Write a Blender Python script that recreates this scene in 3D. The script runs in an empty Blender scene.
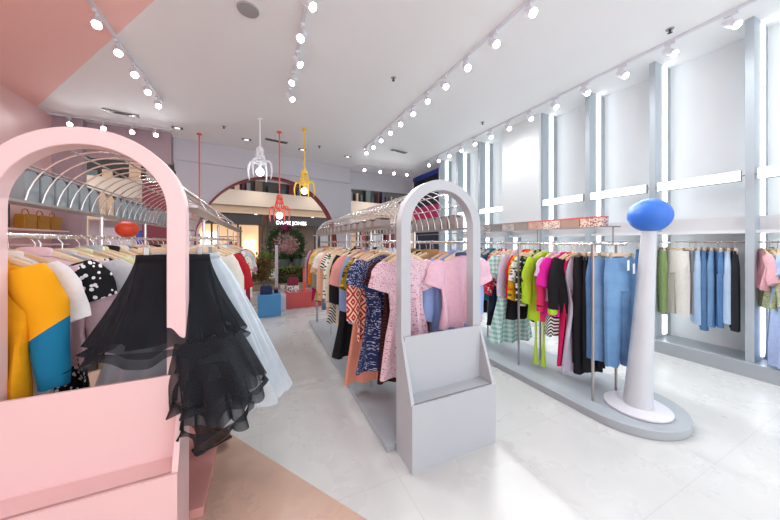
import bpy, math, random
from mathutils import Vector, Matrix
PI = math.pi
sc = bpy.context.scene
C = sc.collection
rnd = random.Random(7)

# ------------------------------------------------------------------ colours
def lin(c):
    c /= 255.0
    return c / 12.92 if c <= 0.04045 else ((c + 0.055) / 1.055) ** 2.4
def hexc(h):
    h = h.lstrip('#')
    return (lin(int(h[0:2], 16)), lin(int(h[2:4], 16)), lin(int(h[4:6], 16)), 1.0)

# ------------------------------------------------------------------ mesh builder
class MB:
    def __init__(s):
        s.v = []; s.f = []
    def add(s, vs, fs):
        o = len(s.v)
        s.v += [tuple(v) for v in vs]
        s.f += [tuple(i + o for i in f) for f in fs]
        return s
    def box(s, x0, x1, y0, y1, z0, z1):
        vs = [(x0, y0, z0), (x1, y0, z0), (x1, y1, z0), (x0, y1, z0), (x0, y0, z1), (x1, y0, z1), (x1, y1, z1), (x0, y1, z1)]
        return s.add(vs, [(3, 2, 1, 0), (4, 5, 6, 7), (0, 1, 5, 4), (1, 2, 6, 5), (2, 3, 7, 6), (3, 0, 4, 7)])
    def loft(s, rings, cap0=True, cap1=True, closed=True):
        n = len(rings[0]); vs = [p for r in rings for p in r]; fs = []
        m = n if closed else n - 1
        for i in range(len(rings) - 1):
            for j in range(m):
                k = (j + 1) % n
                fs.append((i * n + j, i * n + k, (i + 1) * n + k, (i + 1) * n + j))
        if closed and cap0: fs.append(tuple(range(n))[::-1])
        if closed and cap1: fs.append(tuple((len(rings) - 1) * n + j for j in range(n)))
        return s.add(vs, fs)
    def tube(s, path, r, n=8, cap=True, rr=None):
        P = [Vector(p) for p in path]; rings = []
        up = None
        for i, p in enumerate(P):
            t = (P[min(i + 1, len(P) - 1)] - P[max(i - 1, 0)]).normalized()
            if up is None:
                up = Vector((0, 0, 1)) if abs(t.z) < .9 else Vector((1, 0, 0))
            a = t.cross(up)
            if a.length < 1e-5: a = t.cross(Vector((0, 1, 0)))
            a.normalize(); b = a.cross(t).normalized(); up = b
            q = rr[i] if rr else r
            rings.append([p + a * (q * math.cos(2 * PI * k / n)) + b * (q * math.sin(2 * PI * k / n)) for k in range(n)])
        return s.loft(rings, cap, cap)
    def lathe(s, prof, n=32, c=(0, 0)):
        rings = [[(c[0] + r * math.cos(2 * PI * k / n), c[1] + r * math.sin(2 * PI * k / n), z) for k in range(n)] for r, z in prof]
        return s.loft(rings)
    def prism(s, poly, axis, a, b):
        # poly: list of 2D; axis 'x','y','z' is the extrusion axis
        def P(u, w, t):
            return {'x': (t, u, w), 'y': (u, t, w), 'z': (u, w, t)}[axis]
        n = len(poly)
        vs = [P(u, w, a) for u, w in poly] + [P(u, w, b) for u, w in poly]
        fs = [tuple(range(n))[::-1], tuple(range(n, 2 * n))]
        for j in range(n):
            k = (j + 1) % n
            fs.append((j, k, n + k, n + j))
        return s.add(vs, fs)
    def strip(s, outer, inner, axis, a, b):
        # band between two equal-length open polylines, extruded
        def P(u, w, t):
            return {'x': (t, u, w), 'y': (u, t, w), 'z': (u, w, t)}[axis]
        rings = [[P(*o, a), P(*i, a), P(*i, b), P(*o, b)] for o, i in zip(outer, inner)]
        return s.loft(rings)
    def ball(s, c, rx, ry, rz, n=24, m=14, zmin=-1.0):
        prof = []
        t0 = math.asin(zmin)
        rings = []
        for i in range(m + 1):
            t = t0 + (PI / 2 - t0) * i / m
            q = max(math.cos(t), 1e-3)
            rings.append([(c[0] + rx * q * math.cos(2 * PI * k / n), c[1] + ry * q * math.sin(2 * PI * k / n), c[2] + rz * math.sin(t)) for k in range(n)])
        return s.loft(rings)
    def build(s, name, mat, parent=None, smooth=True, bevel=0, loc=None, rot=None, solid=0, sub=0):
        me = bpy.data.meshes.new(name)
        me.from_pydata(s.v, [], s.f); me.update()
        import bmesh
        bm = bmesh.new(); bm.from_mesh(me)
        bmesh.ops.recalc_face_normals(bm, faces=bm.faces)
        bm.to_mesh(me); bm.free()
        o = bpy.data.objects.new(name, me); C.objects.link(o)
        me.materials.append(M(mat) if isinstance(mat, str) else mat)
        if smooth:
            for p in me.polygons: p.use_smooth = True
            try: me.set_sharp_from_angle(angle=math.radians(40))
            except Exception: pass
        if parent: o.parent = parent
        if loc: o.location = loc
        if rot: o.rotation_euler = rot
        if bevel:
            m = o.modifiers.new('b', 'BEVEL'); m.width = bevel; m.segments = 2; m.limit_method = 'ANGLE'
        if solid:
            m = o.modifiers.new('s', 'SOLIDIFY'); m.thickness = solid; m.offset = 0
        if sub:
            m = o.modifiers.new('d', 'SUBSURF'); m.levels = sub; m.render_levels = sub
        return o

def thing(name, label, cat, loc=(0, 0, 0), rz=0, group=None):
    o = bpy.data.objects.new(name, None); C.objects.link(o)
    o.empty_display_size = .05
    o.location = loc; o.rotation_euler = (0, 0, rz)
    o['label'] = label; o['category'] = cat
    if group: o['group'] = group
    return o
def tag(o, label, cat, group=None):
    o['label'] = label; o['category'] = cat
    if group: o['group'] = group
    return o
def struct(o):
    o['kind'] = 'structure'; return o

# ------------------------------------------------------------------ materials
_M = {}
PRESET = {}
def newmat(name):
    m = bpy.data.materials.new(name); m.use_nodes = True
    nt = m.node_tree; b = nt.nodes['Principled BSDF']
    return m, nt, b
def math_node(nt, op, a, b=None, c=None):
    n = nt.nodes.new('ShaderNodeMath'); n.operation = op
    for i, v in enumerate((a, b, c)):
        if v is None: continue
        if isinstance(v, (int, float)): n.inputs[i].default_value = v
        else: nt.links.new(v, n.inputs[i])
    return n.outputs[0]
def mix_col(nt, fac, a, b):
    n = nt.nodes.new('ShaderNodeMix'); n.data_type = 'RGBA'
    if isinstance(fac, (int, float)): n.inputs[0].default_value = fac
    else: nt.links.new(fac, n.inputs[0])
    for i, v in ((6, a), (7, b)):
        if isinstance(v, tuple): n.inputs[i].default_value = v
        else: nt.links.new(v, n.inputs[i])
    return n.outputs[2]
def objcoord(nt):
    return nt.nodes.new('ShaderNodeTexCoord').outputs['Object']
def sepxyz(nt, v):
    n = nt.nodes.new('ShaderNodeSeparateXYZ'); nt.links.new(v, n.inputs[0]); return n.outputs
def comb(nt, x, y, z):
    n = nt.nodes.new('ShaderNodeCombineXYZ')
    for i, v in enumerate((x, y, z)):
        if isinstance(v, (int, float)): n.inputs[i].default_value = v
        else: nt.links.new(v, n.inputs[i])
    return n.outputs[0]
def noise(nt, vec, scale, detail=3, rough=.5):
    n = nt.nodes.new('ShaderNodeTexNoise'); n.inputs['Scale'].default_value = scale
    n.inputs['Detail'].default_value = detail; n.inputs['Roughness'].default_value = rough
    if vec is not None: nt.links.new(vec, n.inputs['Vector'])
    return n.outputs[0]
def voro(nt, vec, scale, out='Distance'):
    n = nt.nodes.new('ShaderNodeTexVoronoi'); n.inputs['Scale'].default_value = scale
    nt.links.new(vec, n.inputs['Vector']); return n.outputs[out]
def bump(nt, b, h, strength=.3, dist=.01):
    n = nt.nodes.new('ShaderNodeBump'); n.inputs['Strength'].default_value = strength
    n.inputs['Distance'].default_value = dist
    nt.links.new(h, n.inputs['Height']); nt.links.new(n.outputs[0], b.inputs['Normal'])

def fabric(spec):
    """spec 'pattern:#c1,#c2[,#c3]:scale'"""
    parts = spec.split(':'); pat = parts[0]; cols = [hexc(c) for c in parts[1].split(',')]
    s = float(parts[2]) if len(parts) > 2 else 1.0
    m, nt, b = newmat('fabric_' + pat); b.inputs['Roughness'].default_value = .85
    try: b.inputs['Specular IOR Level'].default_value = .15
    except Exception: pass
    oc = objcoord(nt); x, y, z = sepxyz(nt, oc)
    flat = comb(nt, math_node(nt, 'ADD', x, y), 0.0, z)
    wr = noise(nt, oc, 9, 3)
    bump(nt, b, wr, .35, .02)
    c1 = cols[0]; c2 = cols[1] if len(cols) > 1 else c1
    if pat == 'solid':
        dark = tuple(v * .82 for v in c1[:3]) + (1,)
        col = mix_col(nt, noise(nt, oc, 40, 2), dark, c1)
    elif pat == 'denim':
        f = math_node(nt, 'MULTIPLY', noise(nt, flat, 5, 4), 1.0)
        g = math_node(nt, 'MULTIPLY_ADD', noise(nt, oc, 160, 2), .25, math_node(nt, 'MULTIPLY', f, 1.1))
        g = math_node(nt, 'SUBTRACT', g, .15)
        col = mix_col(nt, g, c1, c2)
    elif pat == 'dots':
        col = mix_col(nt, math_node(nt, 'LESS_THAN', voro(nt, flat, s * 1.25), .33), c1, c2)
    elif pat == 'gingham':
        a = math_node(nt, 'GREATER_THAN', math_node(nt, 'SINE', math_node(nt, 'MULTIPLY', x, s)), 0)
        d = math_node(nt, 'GREATER_THAN', math_node(nt, 'SINE', math_node(nt, 'MULTIPLY', z, s)), 0)
        col = mix_col(nt, math_node(nt, 'MULTIPLY', math_node(nt, 'ADD', a, d), .5), c1, c2)
    elif pat == 'stripes':
        col = mix_col(nt, math_node(nt, 'GREATER_THAN', math_node(nt, 'SINE', math_node(nt, 'MULTIPLY', z, s)), .1), c1, c2)
    elif pat == 'pinstripe':
        col = mix_col(nt, math_node(nt, 'GREATER_THAN', math_node(nt, 'SINE', math_node(nt, 'MULTIPLY', x, s)), .2), c1, c2)
    elif pat == 'diamond':
        a = math_node(nt, 'PINGPONG', math_node(nt, 'MULTIPLY', x, s), .5)
        d = math_node(nt, 'PINGPONG', math_node(nt, 'MULTIPLY', z, s * .7), .5)
        e = math_node(nt, 'PINGPONG', math_node(nt, 'MULTIPLY', math_node(nt, 'ADD', a, d), 3.0), .5)
        col = mix_col(nt, math_node(nt, 'GREATER_THAN', e, .24), c1, c2)
    elif pat == 'zebra':
        n = nt.nodes.new('ShaderNodeTexWave'); n.inputs['Scale'].default_value = s
        n.inputs['Distortion'].default_value = 6; n.inputs['Detail'].default_value = 1.5
        n.bands_direction = 'DIAGONAL'; n.inputs['Detail Scale'].default_value = .25
        nt.links.new(flat, n.inputs['Vector'])
        col = mix_col(nt, math_node(nt, 'GREATER_THAN', n.outputs['Fac'], .5), c1, c2)
    elif pat == 'floral':
        cell = voro(nt, flat, s, 'Color'); d = voro(nt, flat, s)
        cr, cg, cb = sepxyz(nt, cell)
        c3 = cols[2] if len(cols) > 2 else c2
        petal = mix_col(nt, math_node(nt, 'GREATER_THAN', cr, .5), c2, c3)
        col = mix_col(nt, math_node(nt, 'LESS_THAN', d, .42), c1, petal)
    elif pat == 'split':            # upper colour, lower colour, border at -scale
        col = mix_col(nt, math_node(nt, 'LESS_THAN', math_node(nt, 'MULTIPLY_ADD', math_node(nt, 'ABSOLUTE', x), -.8, z), -s), c1, c2)
    elif pat == 'tulle':
        col = mix_col(nt, noise(nt, oc, 14, 2), c1, c2)
    else:
        col = c1
    if isinstance(col, tuple): b.inputs['Base Color'].default_value = col
    else: nt.links.new(col, b.inputs['Base Color'])
    if pat == 'tulle':
        tr = nt.nodes.new('ShaderNodeBsdfTransparent'); mx = nt.nodes.new('ShaderNodeMixShader')
        lw = nt.nodes.new('ShaderNodeLayerWeight'); lw.inputs[0].default_value = .45
        f = math_node(nt, 'MULTIPLY_ADD', lw.outputs['Facing'], .45, s)
        nt.links.new(f, mx.inputs[0]); nt.links.new(tr.outputs[0], mx.inputs[1]); nt.links.new(b.outputs[0], mx.inputs[2])
        nt.links.new(mx.outputs[0], nt.nodes['Material Output'].inputs[0])
    return m

def plain(name, col, rough=.5, metal=0, nz=0, spec=None, bmp=0):
    m, nt, b = newmat(name)
    c = hexc(col)
    b.inputs['Roughness'].default_value = rough; b.inputs['Metallic'].default_value = metal
    if spec is not None: b.inputs['Specular IOR Level'].default_value = spec
    if nz:
        oc = objcoord(nt)
        f = noise(nt, oc, 3, 4)
        d = tuple(v * (1 - nz) for v in c[:3]) + (1,)
        nt.links.new(mix_col(nt, f, d, c), b.inputs['Base Color'])
        if bmp: bump(nt, b, noise(nt, oc, 60, 3), bmp, .003)
    else:
        b.inputs['Base Color'].default_value = c
    return m
def emis(name, col, strength):
    m, nt, b = newmat(name)
    b.inputs['Base Color'].default_value = hexc(col)
    b.inputs['Emission Color'].default_value = hexc(col); b.inputs['Emission Strength'].default_value = strength
    return m

def M(key):
    if key in _M: return _M[key]
    if key in PRESET: m = PRESET[key]()
    else: m = fabric(key)
    _M[key] = m
    return m
# the pink / white border runs straight through floor and ceiling
def two_tone(name, ca, cb, p, q, rough, spec=.5, marble=False):
    m, nt, b = newmat(name); oc = objcoord(nt); x, y, z = sepxyz(nt, oc)
    nx, ny = -(q[1] - p[1]), (q[0] - p[0])
    d = math_node(nt, 'ADD', math_node(nt, 'MULTIPLY', x, nx), math_node(nt, 'MULTIPLY', y, ny))
    f = math_node(nt, 'LESS_THAN', d, p[0] * nx + p[1] * ny)
    f = math_node(nt, 'MULTIPLY', f, math_node(nt, 'LESS_THAN', x, max(p[0], q[0]) + .1))
    a1 = hexc(ca)
    if marble:
        n1 = noise(nt, oc, 1.6, 6, .62)
        st = nt.nodes.new('ShaderNodeMapRange'); nt.links.new(n1, st.inputs[0])
        st.inputs[1].default_value = .35; st.inputs[2].default_value = .7
        dk = tuple(v * .93 for v in a1[:3]) + (1,)
        white = mix_col(nt, st.outputs[0], a1, dk)
        br = nt.nodes.new('ShaderNodeTexBrick'); br.offset = 0
        br.inputs['Scale'].default_value = 1; br.inputs['Brick Width'].default_value = .8; br.inputs['Row Height'].default_value = .8
        br.inputs['Mortar Size'].default_value = .003
        nt.links.new(oc, br.inputs['Vector'])
        white = mix_col(nt, math_node(nt, 'MULTIPLY', br.outputs['Fac'], .22), white, hexc('#8a8784'))
        pk = hexc(cb); pd = tuple(v * .72 for v in pk[:3]) + (1,)
        pink = mix_col(nt, st.outputs[0], pk, pd)
        col = mix_col(nt, f, white, pink)
        rg = math_node(nt, 'MULTIPLY_ADD', n1, .25, rough - .1); nt.links.new(rg, b.inputs['Roughness'])
    else:
        col = mix_col(nt, f, a1, hexc(cb)); b.inputs['Roughness'].default_value = rough
    nt.links.new(col, b.inputs['Base Color'])
    b.inputs['Specular IOR Level'].default_value = spec
    return m
P = PRESET
P['floor'] = lambda: two_tone('polished_tile', '#cbccca', '#cfae9b', (-0.237, 2.543), (0.524, 1.422), .26, .5, True)
P['ceiling'] = lambda: two_tone('painted_ceiling', '#f2f3f3', '#fbccc4', (-3.83, 7.52), (-0.995, 3.643), .75, .1)
P['white_wall'] = lambda: plain('white_wall', '#eaefF0', .6, 0, .03)
P['fin'] = lambda: plain('fin_paint', '#b2bcc3', .5, 0, .03)
P['fascia'] = lambda: plain('fascia_white', '#e4e6e8', .55)
P['pink_wall'] = lambda: plain('pink_wall', '#f0c6c2', .5, 0, .04)
P['mauve'] = lambda: plain('mauve_wall', '#b39ea6', .6, 0, .04)
P['lilac_wall'] = lambda: plain('lilac_wall', '#cccbd2', .6, 0, .03)
P['pink'] = lambda: plain('pink_lacquer', '#ebc8c8', .38, 0, .03)
P['pink_deep'] = lambda: plain('pink_deep', '#d99a94', .4, 0, .05)
P['grey'] = lambda: plain('grey_lacquer', '#b4b8bd', .42, 0, .03)
P['base_grey'] = lambda: plain('grey_plinth', '#adb4ba', .35, 0, .16)
P['chrome'] = lambda: plain('chrome', '#d8d4d2', .22, 1)
P['steel'] = lambda: plain('brushed_steel', '#a9a5a3', .35, 1)
P['wood'] = lambda: plain('pale_wood', '#dfc3a2', .55, 0, .15)
P['white_gloss'] = lambda: plain('white_gloss', '#dddde4', .3)
P['shaft_grey'] = lambda: plain('shaft_grey', '#c6cacf', .4)
P['blue_ball'] = lambda: plain('blue_satin', '#2f6fd0', .38)
P['orange_ball'] = lambda: plain('orange_satin', '#e8502c', .38)
P['lens'] = lambda: emis('spot_lens', '#ffffff', 22)
P['led'] = lambda: emis('led_strip', '#f6fbff', 2.4)
P['lightbox'] = lambda: emis('lightbox_face', '#ffffff', 1.1)
P['bulb'] = lambda: emis('bulb', '#eaf4ff', 5)
P['dark'] = lambda: plain('dark_plastic', '#3a3836', .5)
P['vent'] = lambda: plain('vent_grey', '#77757a', .6)
P['speaker'] = lambda: plain('speaker_mesh', '#a3a2a2', .7)
P['red_gloss'] = lambda: plain('red_gloss', '#7c0d18', .35)
P['p_white'] = lambda: plain('pendant_white', '#f0f0f2', .35)
P['p_red'] = lambda: plain('pendant_red', '#f05c44', .35)
P['p_yellow'] = lambda: plain('pendant_yellow', '#f8cc30', .35)
P['box_grey'] = lambda: plain('grey_felt', '#8f969a', .85, 0, .12)
P['box_greige'] = lambda: plain('greige_board', '#948a87', .8, 0, .1)
P['box_tan'] = lambda: plain('tan_board', '#d3b295', .8, 0, .1)
P['p_blue'] = lambda: plain('plinth_blue', '#4f9fdc', .4)
P['p_coral'] = lambda: plain('plinth_coral', '#d85a58', .4)
P['leather_navy'] = lambda: plain('navy_leather', '#1d3560', .4)
P['leather_wine'] = lambda: plain('wine_leather', '#8a1638', .35)
P['leather_brown'] = lambda: plain('brown_leather', '#8a5a34', .5, 0, .2)
P['leather_ochre'] = lambda: plain('ochre_leather', '#b87e1c', .5, 0, .2)
P['black'] = lambda: plain('black_matte', '#1b1b1d', .6)
P['beige'] = lambda: plain('balcony_beige', '#b3a395', .6, 0, .05)
P['beige_dark'] = lambda: plain('bulkhead_beige', '#b89a80', .6, 0, .05)
P['shop_dark'] = lambda: plain('shop_dark', '#2b2624', .5, 0, .2)
P['shop_glow'] = lambda: emis('lit_shop_interior', '#e8bd92', 0.5)
P['shop_white'] = lambda: emis('lit_shop_case', '#fff6ea', 1.0)
P['sign_white'] = lambda: emis('sign_letters', '#f4f8ff', 1.5)
P['curtain'] = lambda: plain('wine_curtain', '#6a2430', .8, 0, .2)
P['navy'] = lambda: plain('navy_panel', '#22304f', .5)
P['royal'] = lambda: plain('royal_blue', '#2c4aa8', .5)
P['magenta'] = lambda: plain('magenta_panel', '#d62a78', .5)
P['leaf'] = lambda: plain('leaf_green', '#3c5a2c', .6, 0, .4)
P['leaf_light'] = lambda: plain('leaf_light', '#7d9440', .6, 0, .3)
P['leaf_rust'] = lambda: plain('leaf_rust', '#7a6238', .6, 0, .3)
P['blossom'] = lambda: plain('blossom', '#d8a8a8', .7, 0, .2)
P['blossom_hot'] = lambda: plain('blossom_hot', '#b02a6c', .7, 0, .2)
P['pot'] = lambda: plain('pot_grey', '#5c6a68', .6)
P['soil'] = lambda: plain('soil', '#4a3524', .9, 0, .3)
P['brass'] = lambda: plain('kerb_stone', '#a08a74', .6, 0, .1)
P['paper'] = lambda: plain('tag_paper', '#f2f2f2', .7)
P['wood_panel'] = lambda: plain('wood_panel', '#6d5444', .5, 0, .2)

# ------------------------------------------------------------------ camera
cam = bpy.data.cameras.new('camera'); co = bpy.data.objects.new('camera', cam); C.objects.link(co)
cam.sensor_width = 36; cam.lens = 36 * 280 / 780.0
cam.shift_y = -18 / 780.0
cam.clip_start = .05
co.location = (0, 0, 1.5)
co.rotation_euler = (PI / 2, 0, -math.atan(129 / 280.0))
sc.camera = co

# ------------------------------------------------------------------ the setting
struct(MB().box(-12, 14, -4, 30, -.1, 0).build('floor', 'floor', smooth=False))
ceil = [(-3.9, -4), (5.6, -4), (5.6, 7.4), (5.4, 9.75), (2.8, 9.75), (2.73, 9.2), (-1.9, 8.26), (-3.9, 7.85)]
struct(MB().prism(ceil, 'z', 4.0, 4.1).build('ceiling', 'ceiling', smooth=False))
struct(MB().box(5.38, 5.5, -4, 7.45, 0, 4).build('wall_right', 'white_wall', smooth=False))
struct(MB().box(4.9, 5.38, -4, 7.45, 0, .16).build('baseboard_right', 'base_grey', smooth=False))
struct(MB().box(-3.9, -3.75, -4, 7.8, 0, 4).build('wall_left', 'pink_wall', smooth=False))
rear = MB(); rear.box(-3.75, -3.3, 7.8, 7.95, 0, 4); rear.box(-3.3, -1.88, 7.95, 8.1, 3.3, 4)
struct(rear.build('wall_rear_left', 'mauve', smooth=False))
RW = math.atan2(0.94, 4.63)
sof = MB().box(0, 4.73, -.0, 1.4, 3.48, 4)
struct(sof.build('trim_1', 'lilac_wall', smooth=False, loc=(-1.9, 8.22, 0), rot=(0, 0, RW)))
# rear wall with the round-topped opening (u along the wall)
UC, ZC, RO = 2.33, 1.45, 1.92
def arcpts(cx, cz, r, a0, a1, n):
    return [(cx + r * math.cos(a0 + (a1 - a0) * i / n), cz + r * math.sin(a0 + (a1 - a0) * i / n)) for i in range(n + 1)]
inn = [(UC + RO, 0)] + arcpts(UC, ZC, RO, 0, PI, 40) + [(UC - RO, 0)]
out = [(4.8, 0)] + [(min(max(UC + 6 * math.cos(PI * i / 40), .05), 4.8), min(ZC + 6 * math.sin(PI * i / 40), 3.48)) for i in range(41)] + [(.05, 0)]
struct(MB().strip(out, inn, 'y', .06, .22).build('wall_rear', 'lilac_wall', smooth=False, loc=(-1.9, 8.22, 0), rot=(0, 0, RW)))
o = MB().strip([(UC + RO, 0)] + arcpts(UC, ZC, RO, 0, PI, 48) + [(UC - RO, 0)],
               [(UC + RO - .05, 0)] + arcpts(UC, ZC, RO - .05, 0, PI, 48) + [(UC - RO + .05, 0)], 'y', .02, .26)
o = o.build('trim_2', 'red_gloss', loc=(-1.9, 8.22, 0), rot=(0, 0, RW)); struct(o)
struct(MB().box(2.75, 5.4, 9.6, 9.75, 3.4, 4).build('wall_rear_right', 'lilac_wall', smooth=False))

# right wall fins, light strips, shelves, light boxes, rails
FY = [0.27 + .855 * i for i in range(9)]          # near side of each fin
ordn = ['first', 'second', 'third', 'fourth', 'fifth', 'sixth', 'seventh', 'eighth', 'ninth', 'tenth', 'eleventh', 'twelfth', 'thirteenth', 'fourteenth', 'fifteenth', 'sixteenth']
for i, y in enumerate(FY):
    struct(MB().box(4.95, 5.38, y, y + .065, .16, 4).build('trim_%d' % (i + 3), 'fin', smooth=False))
    if i == 0: continue
    o = MB().box(5.15, 5.24, y - .014, y - .002, .2, 3.98).build('light_strip', 'led', smooth=False)
    tag(o, 'vertical glowing light strip along the %s wall fin from the right edge' % ordn[i - 1], 'light strip', 'light strips on the right wall')
pan = MB().box(4.9, 4.95, FY[4] + .03, FY[5] + .09, 1.86, 4).build('trim_20', 'white_wall', smooth=False); struct(pan)
for i in range(1, 8):
    y0, y1 = FY[i - 1] + .065, FY[i]
    sh = MB().box(5.0, 5.38, y0, y1, 1.60, 1.64); sh.box(5.12, 5.38, y0, y1, 1.64, 1.80)
    o = sh.build('wall_shelf', 'fascia', smooth=False)
    tag(o, 'white box shelf between fins in the %s wall bay from the right edge' % ordn[i - 1], 'shelf', 'white shelves on the right wall')
    o = MB().tube([(5.07, y0, 1.5), (5.07, y1, 1.5)], .011, 10).build('wall_rail', 'chrome')
    tag(o, 'chrome hanging rail under the shelf in the %s wall bay from right edge' % ordn[i - 1], 'clothes rail', 'chrome rails on the right wall')
    if i in (5,): continue
    t = thing('sign_light_box', 'long white lit sign box across the %s wall bay from the right edge' % ordn[i - 1], 'light box', (4.95, (y0 + y1) / 2, 2.25), 0, 'lit sign boxes on the right wall')
    h = (y1 - y0) / 2 - .03
    MB().box(-.028, -.02, -h, h, -.056, .056).build('lit_face', 'lightbox', t, smooth=False)
    MB().box(-.02, .03, -h, h, -.06, .06).build('housing', 'vent', t, smooth=False)
    bk = MB(); bk.tube([(0, -h - .03, 0), (0, -h, 0)], .008); bk.tube([(0, h, 0), (0, h + .03, 0)], .008)
    bk.build('bracket', 'chrome', t)

# ------------------------------------------------------------------ racks
def bar(path, r=.009): return MB().tube(path, r, 8)
def arch_polys(cx, cz, ro, w, zbot):
    o = [(cx + ro, zbot)] + arcpts(cx, cz, ro, 0, PI, 40) + [(cx - ro, zbot)]
    i = [(cx + ro - w, zbot)] + arcpts(cx, cz, ro - w, 0, PI, 40) + [(cx - ro + w, zbot)]
    return o, i
def make_rack(label, cx, ro, zc, rail_z, shelf_z, mat, y0, yend, railx, post_ys, pl_label, pl_mat, rib_end):
    pl = MB().box(cx - .43, cx + .43, y0 + .045, yend + .15, 0, .05).build('platform', pl_mat, bevel=.004, smooth=False)
    tag(pl, pl_label, 'platform')
    t = thing('clothes_rack', label, 'clothes rack', (cx, y0, 0))
    O, I = arch_polys(0, zc, ro, .078, 0)
    MB().strip(O, I, 'y', -.045, .035).build('arch', mat, t, bevel=.004)
    O, I = arch_polys(0, zc - .02, ro - .03, .03, .05)
    MB().strip(O, I, 'y', yend - y0 - .02, yend - y0 + .02).build('end_arch', mat, t)
    # display bin in front of the arch foot
    f = -.19
    prof = [(f, 0), (f, .44), (-.046, .84), (-.046, 0)]
    for s in (-1, 1):
        x = s * (ro - .012)
        MB().prism(prof, 'x', x - .012, x + .012).build('bin_side', mat, t, smooth=False)
    MB().box(-ro, ro, f - .012, f, 0, .44).build('bin_front', mat, t, smooth=False)
    MB().box(-ro + .02, ro - .02, -.06, -.046, .3, .84).build('bin_back', mat, t, smooth=False)
    MB().box(-ro + .02, ro - .02, f + .02, -.046, .415, .436).build('bin_floor', mat, t, smooth=False)
    rc = ro - .05
    n = int((yend - y0 - .2) / .115)
    for k in range(n):
        y = .18 + k * .115
        a0 = math.asin((rib_end - zc) / rc); a1 = PI - math.asin((shelf_z - zc) / rc)
        pts = [(rc * math.cos(a), y, zc + rc * math.sin(a)) for a in [a0 + (a1 - a0) * q / 16 for q in range(17)]]
        MB().tube(pts, .0045, 6).build('cage_rib', 'chrome', t)
    for a in (38, 66, 90, 114, 142):
        a = math.radians(a)
        bar([(rc * math.cos(a), .02, zc + rc * math.sin(a)), (rc * math.cos(a), yend - y0, zc + rc * math.sin(a))], .005).build('cage_bar', 'chrome', t)
    if rib_end > shelf_z:
        xe = rc * math.cos(math.asin((rib_end - zc) / rc))
        bar([(xe, .02, rib_end), (xe, yend - y0, rib_end)], .007).build('cage_bar', 'steel', t)
        for py in [y0 + .1] + list(post_ys): bar([(xe, py - y0, rib_end), (ro - .03, py - y0, shelf_z)], .006).build('cage_strut', 'chrome', t)
    for s in (-1, 1):
        MB().box(s * (ro - .01) - .048, s * (ro - .01) + .048, .04, yend - y0 - .06, shelf_z - .014, shelf_z).build('shelf', 'steel', t, smooth=False)
        bar([(railx[0 if s < 0 else 1] - cx, .03, rail_z), (railx[0 if s < 0 else 1] - cx, yend - y0, rail_z)], .011).build('hang_rail', 'chrome', t)
        for py in post_ys:
            bar([(railx[0 if s < 0 else 1] - cx, py - y0, .05), (railx[0 if s < 0 else 1] - cx, py - y0, shelf_z - .014)], .011).build('upright_post', 'chrome', t)
    return t
GX, GR = 1.239, .357
grey = make_rack('pale grey arched clothes rack with wire cage top and open bin', GX, GR, 1.607, 1.5, 1.62, 'grey', 1.775, 5.2, (1.0, 1.5), (2.62, 3.5, 4.4),
                 'low grey platform under the pale grey arched rack', 'base_grey', 1.62)
PX, PR = -.715, .366
pink = make_rack('pink arched clothes rack with wire cage top and open bin', PX, PR, 1.655, 1.53, 1.70, 'pink', 1.775, 6.0, (-1.06, -.43), (2.75, 3.6, 4.6, 5.5),
                 'low pink platform under the pink arched rack', 'pink_deep', 1.84)

def storage_box(loc, mat, label, group, l=.1, w=.1, h=.155):
    t = thing('storage_box', label, 'box', loc, 0, group)
    poly = [(-l / 2, 0), (l / 2, 0), (l / 2, h * .8), (l * .3, h * .97), (0, h), (-l * .3, h * .97), (-l / 2, h * .8)]
    MB().prism(poly, 'x', -w / 2, w / 2).build('box_body', mat, t, bevel=.004)
    MB().box(-w / 2 - .002, w / 2 + .002, -l / 2 - .004, l / 2 + .004, h, h + .006).build('lid', mat, t, smooth=False)
    return t
col = {'box_grey': 'grey', 'box_tan': 'tan', 'box_greige': 'greige'}
for k in range(20):
    m = 'box_tan' if k in (6, 7) else 'box_grey'
    if k in (14, 15): continue
    y = 2.015 + k * .115
    if k == 6: lab = 'first tan upright box in the row on the pink rack shelf'
    elif k == 7: lab = 'second tan upright box in the row on the pink rack shelf'
    else: lab = 'grey upright box on the pink rack shelf, %s in the row from the arch' % (ordn[k] if k < 16 else ['seventeenth', 'eighteenth', 'nineteenth', 'twentieth'][k - 16])
    storage_box((PX - PR - .005, y, 1.70), m, lab, 'storage boxes on the pink rack shelf')
for k in range(14):
    storage_box((GX + GR + .005, 2.05 + k * .115, 1.62), 'box_greige', 'greige gift box on the right shelf of the grey rack, %s from the arch' % ordn[k], 'boxes on the right shelf of the grey rack', .085, .09, .115)
    storage_box((GX - GR - .005, 2.05 + (k * .2), 1.62), 'box_greige', 'greige gift box on the left shelf of the grey rack, %s from the arch' % ordn[k], 'boxes on the left shelf of the grey rack', .12, .09, .065)

# oval rack
st = []
yA, yB, cx, rr = 1.42, 5.6, 2.98, .43
st = [(cx + rr * math.cos(a), yA + .43 * math.sin(a)) for a in [PI + PI * i / 24 for i in range(25)]] + [(cx + rr * math.cos(a), yB + rr * math.sin(a)) for a in [PI * i / 24 for i in range(25)]]
o = MB().prism(st, 'z', 0, .07).build('platform', 'base_grey', bevel=.006)
tag(o, 'long grey platform with rounded end under the central rack and white column', 'platform')
t = thing('display_column', 'leaning white column topped with a blue ball on oval platform', 'display column', (2.96, 1.31, .07))
MB().lathe([(.22, 0), (.23, .006), (.23, .02), (.22, .026)], 48).build('foot_disc', 'white_gloss', t)
rings = []
for i in range(13):
    f = i / 12
    r = .102 + (.053 - .102) * (f ** .8)
    rings.append([(.015 + .19 * f + r * math.cos(2 * PI * k / 32), r * math.sin(2 * PI * k / 32), .026 + 1.50 * f) for k in range(32)])
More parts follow.
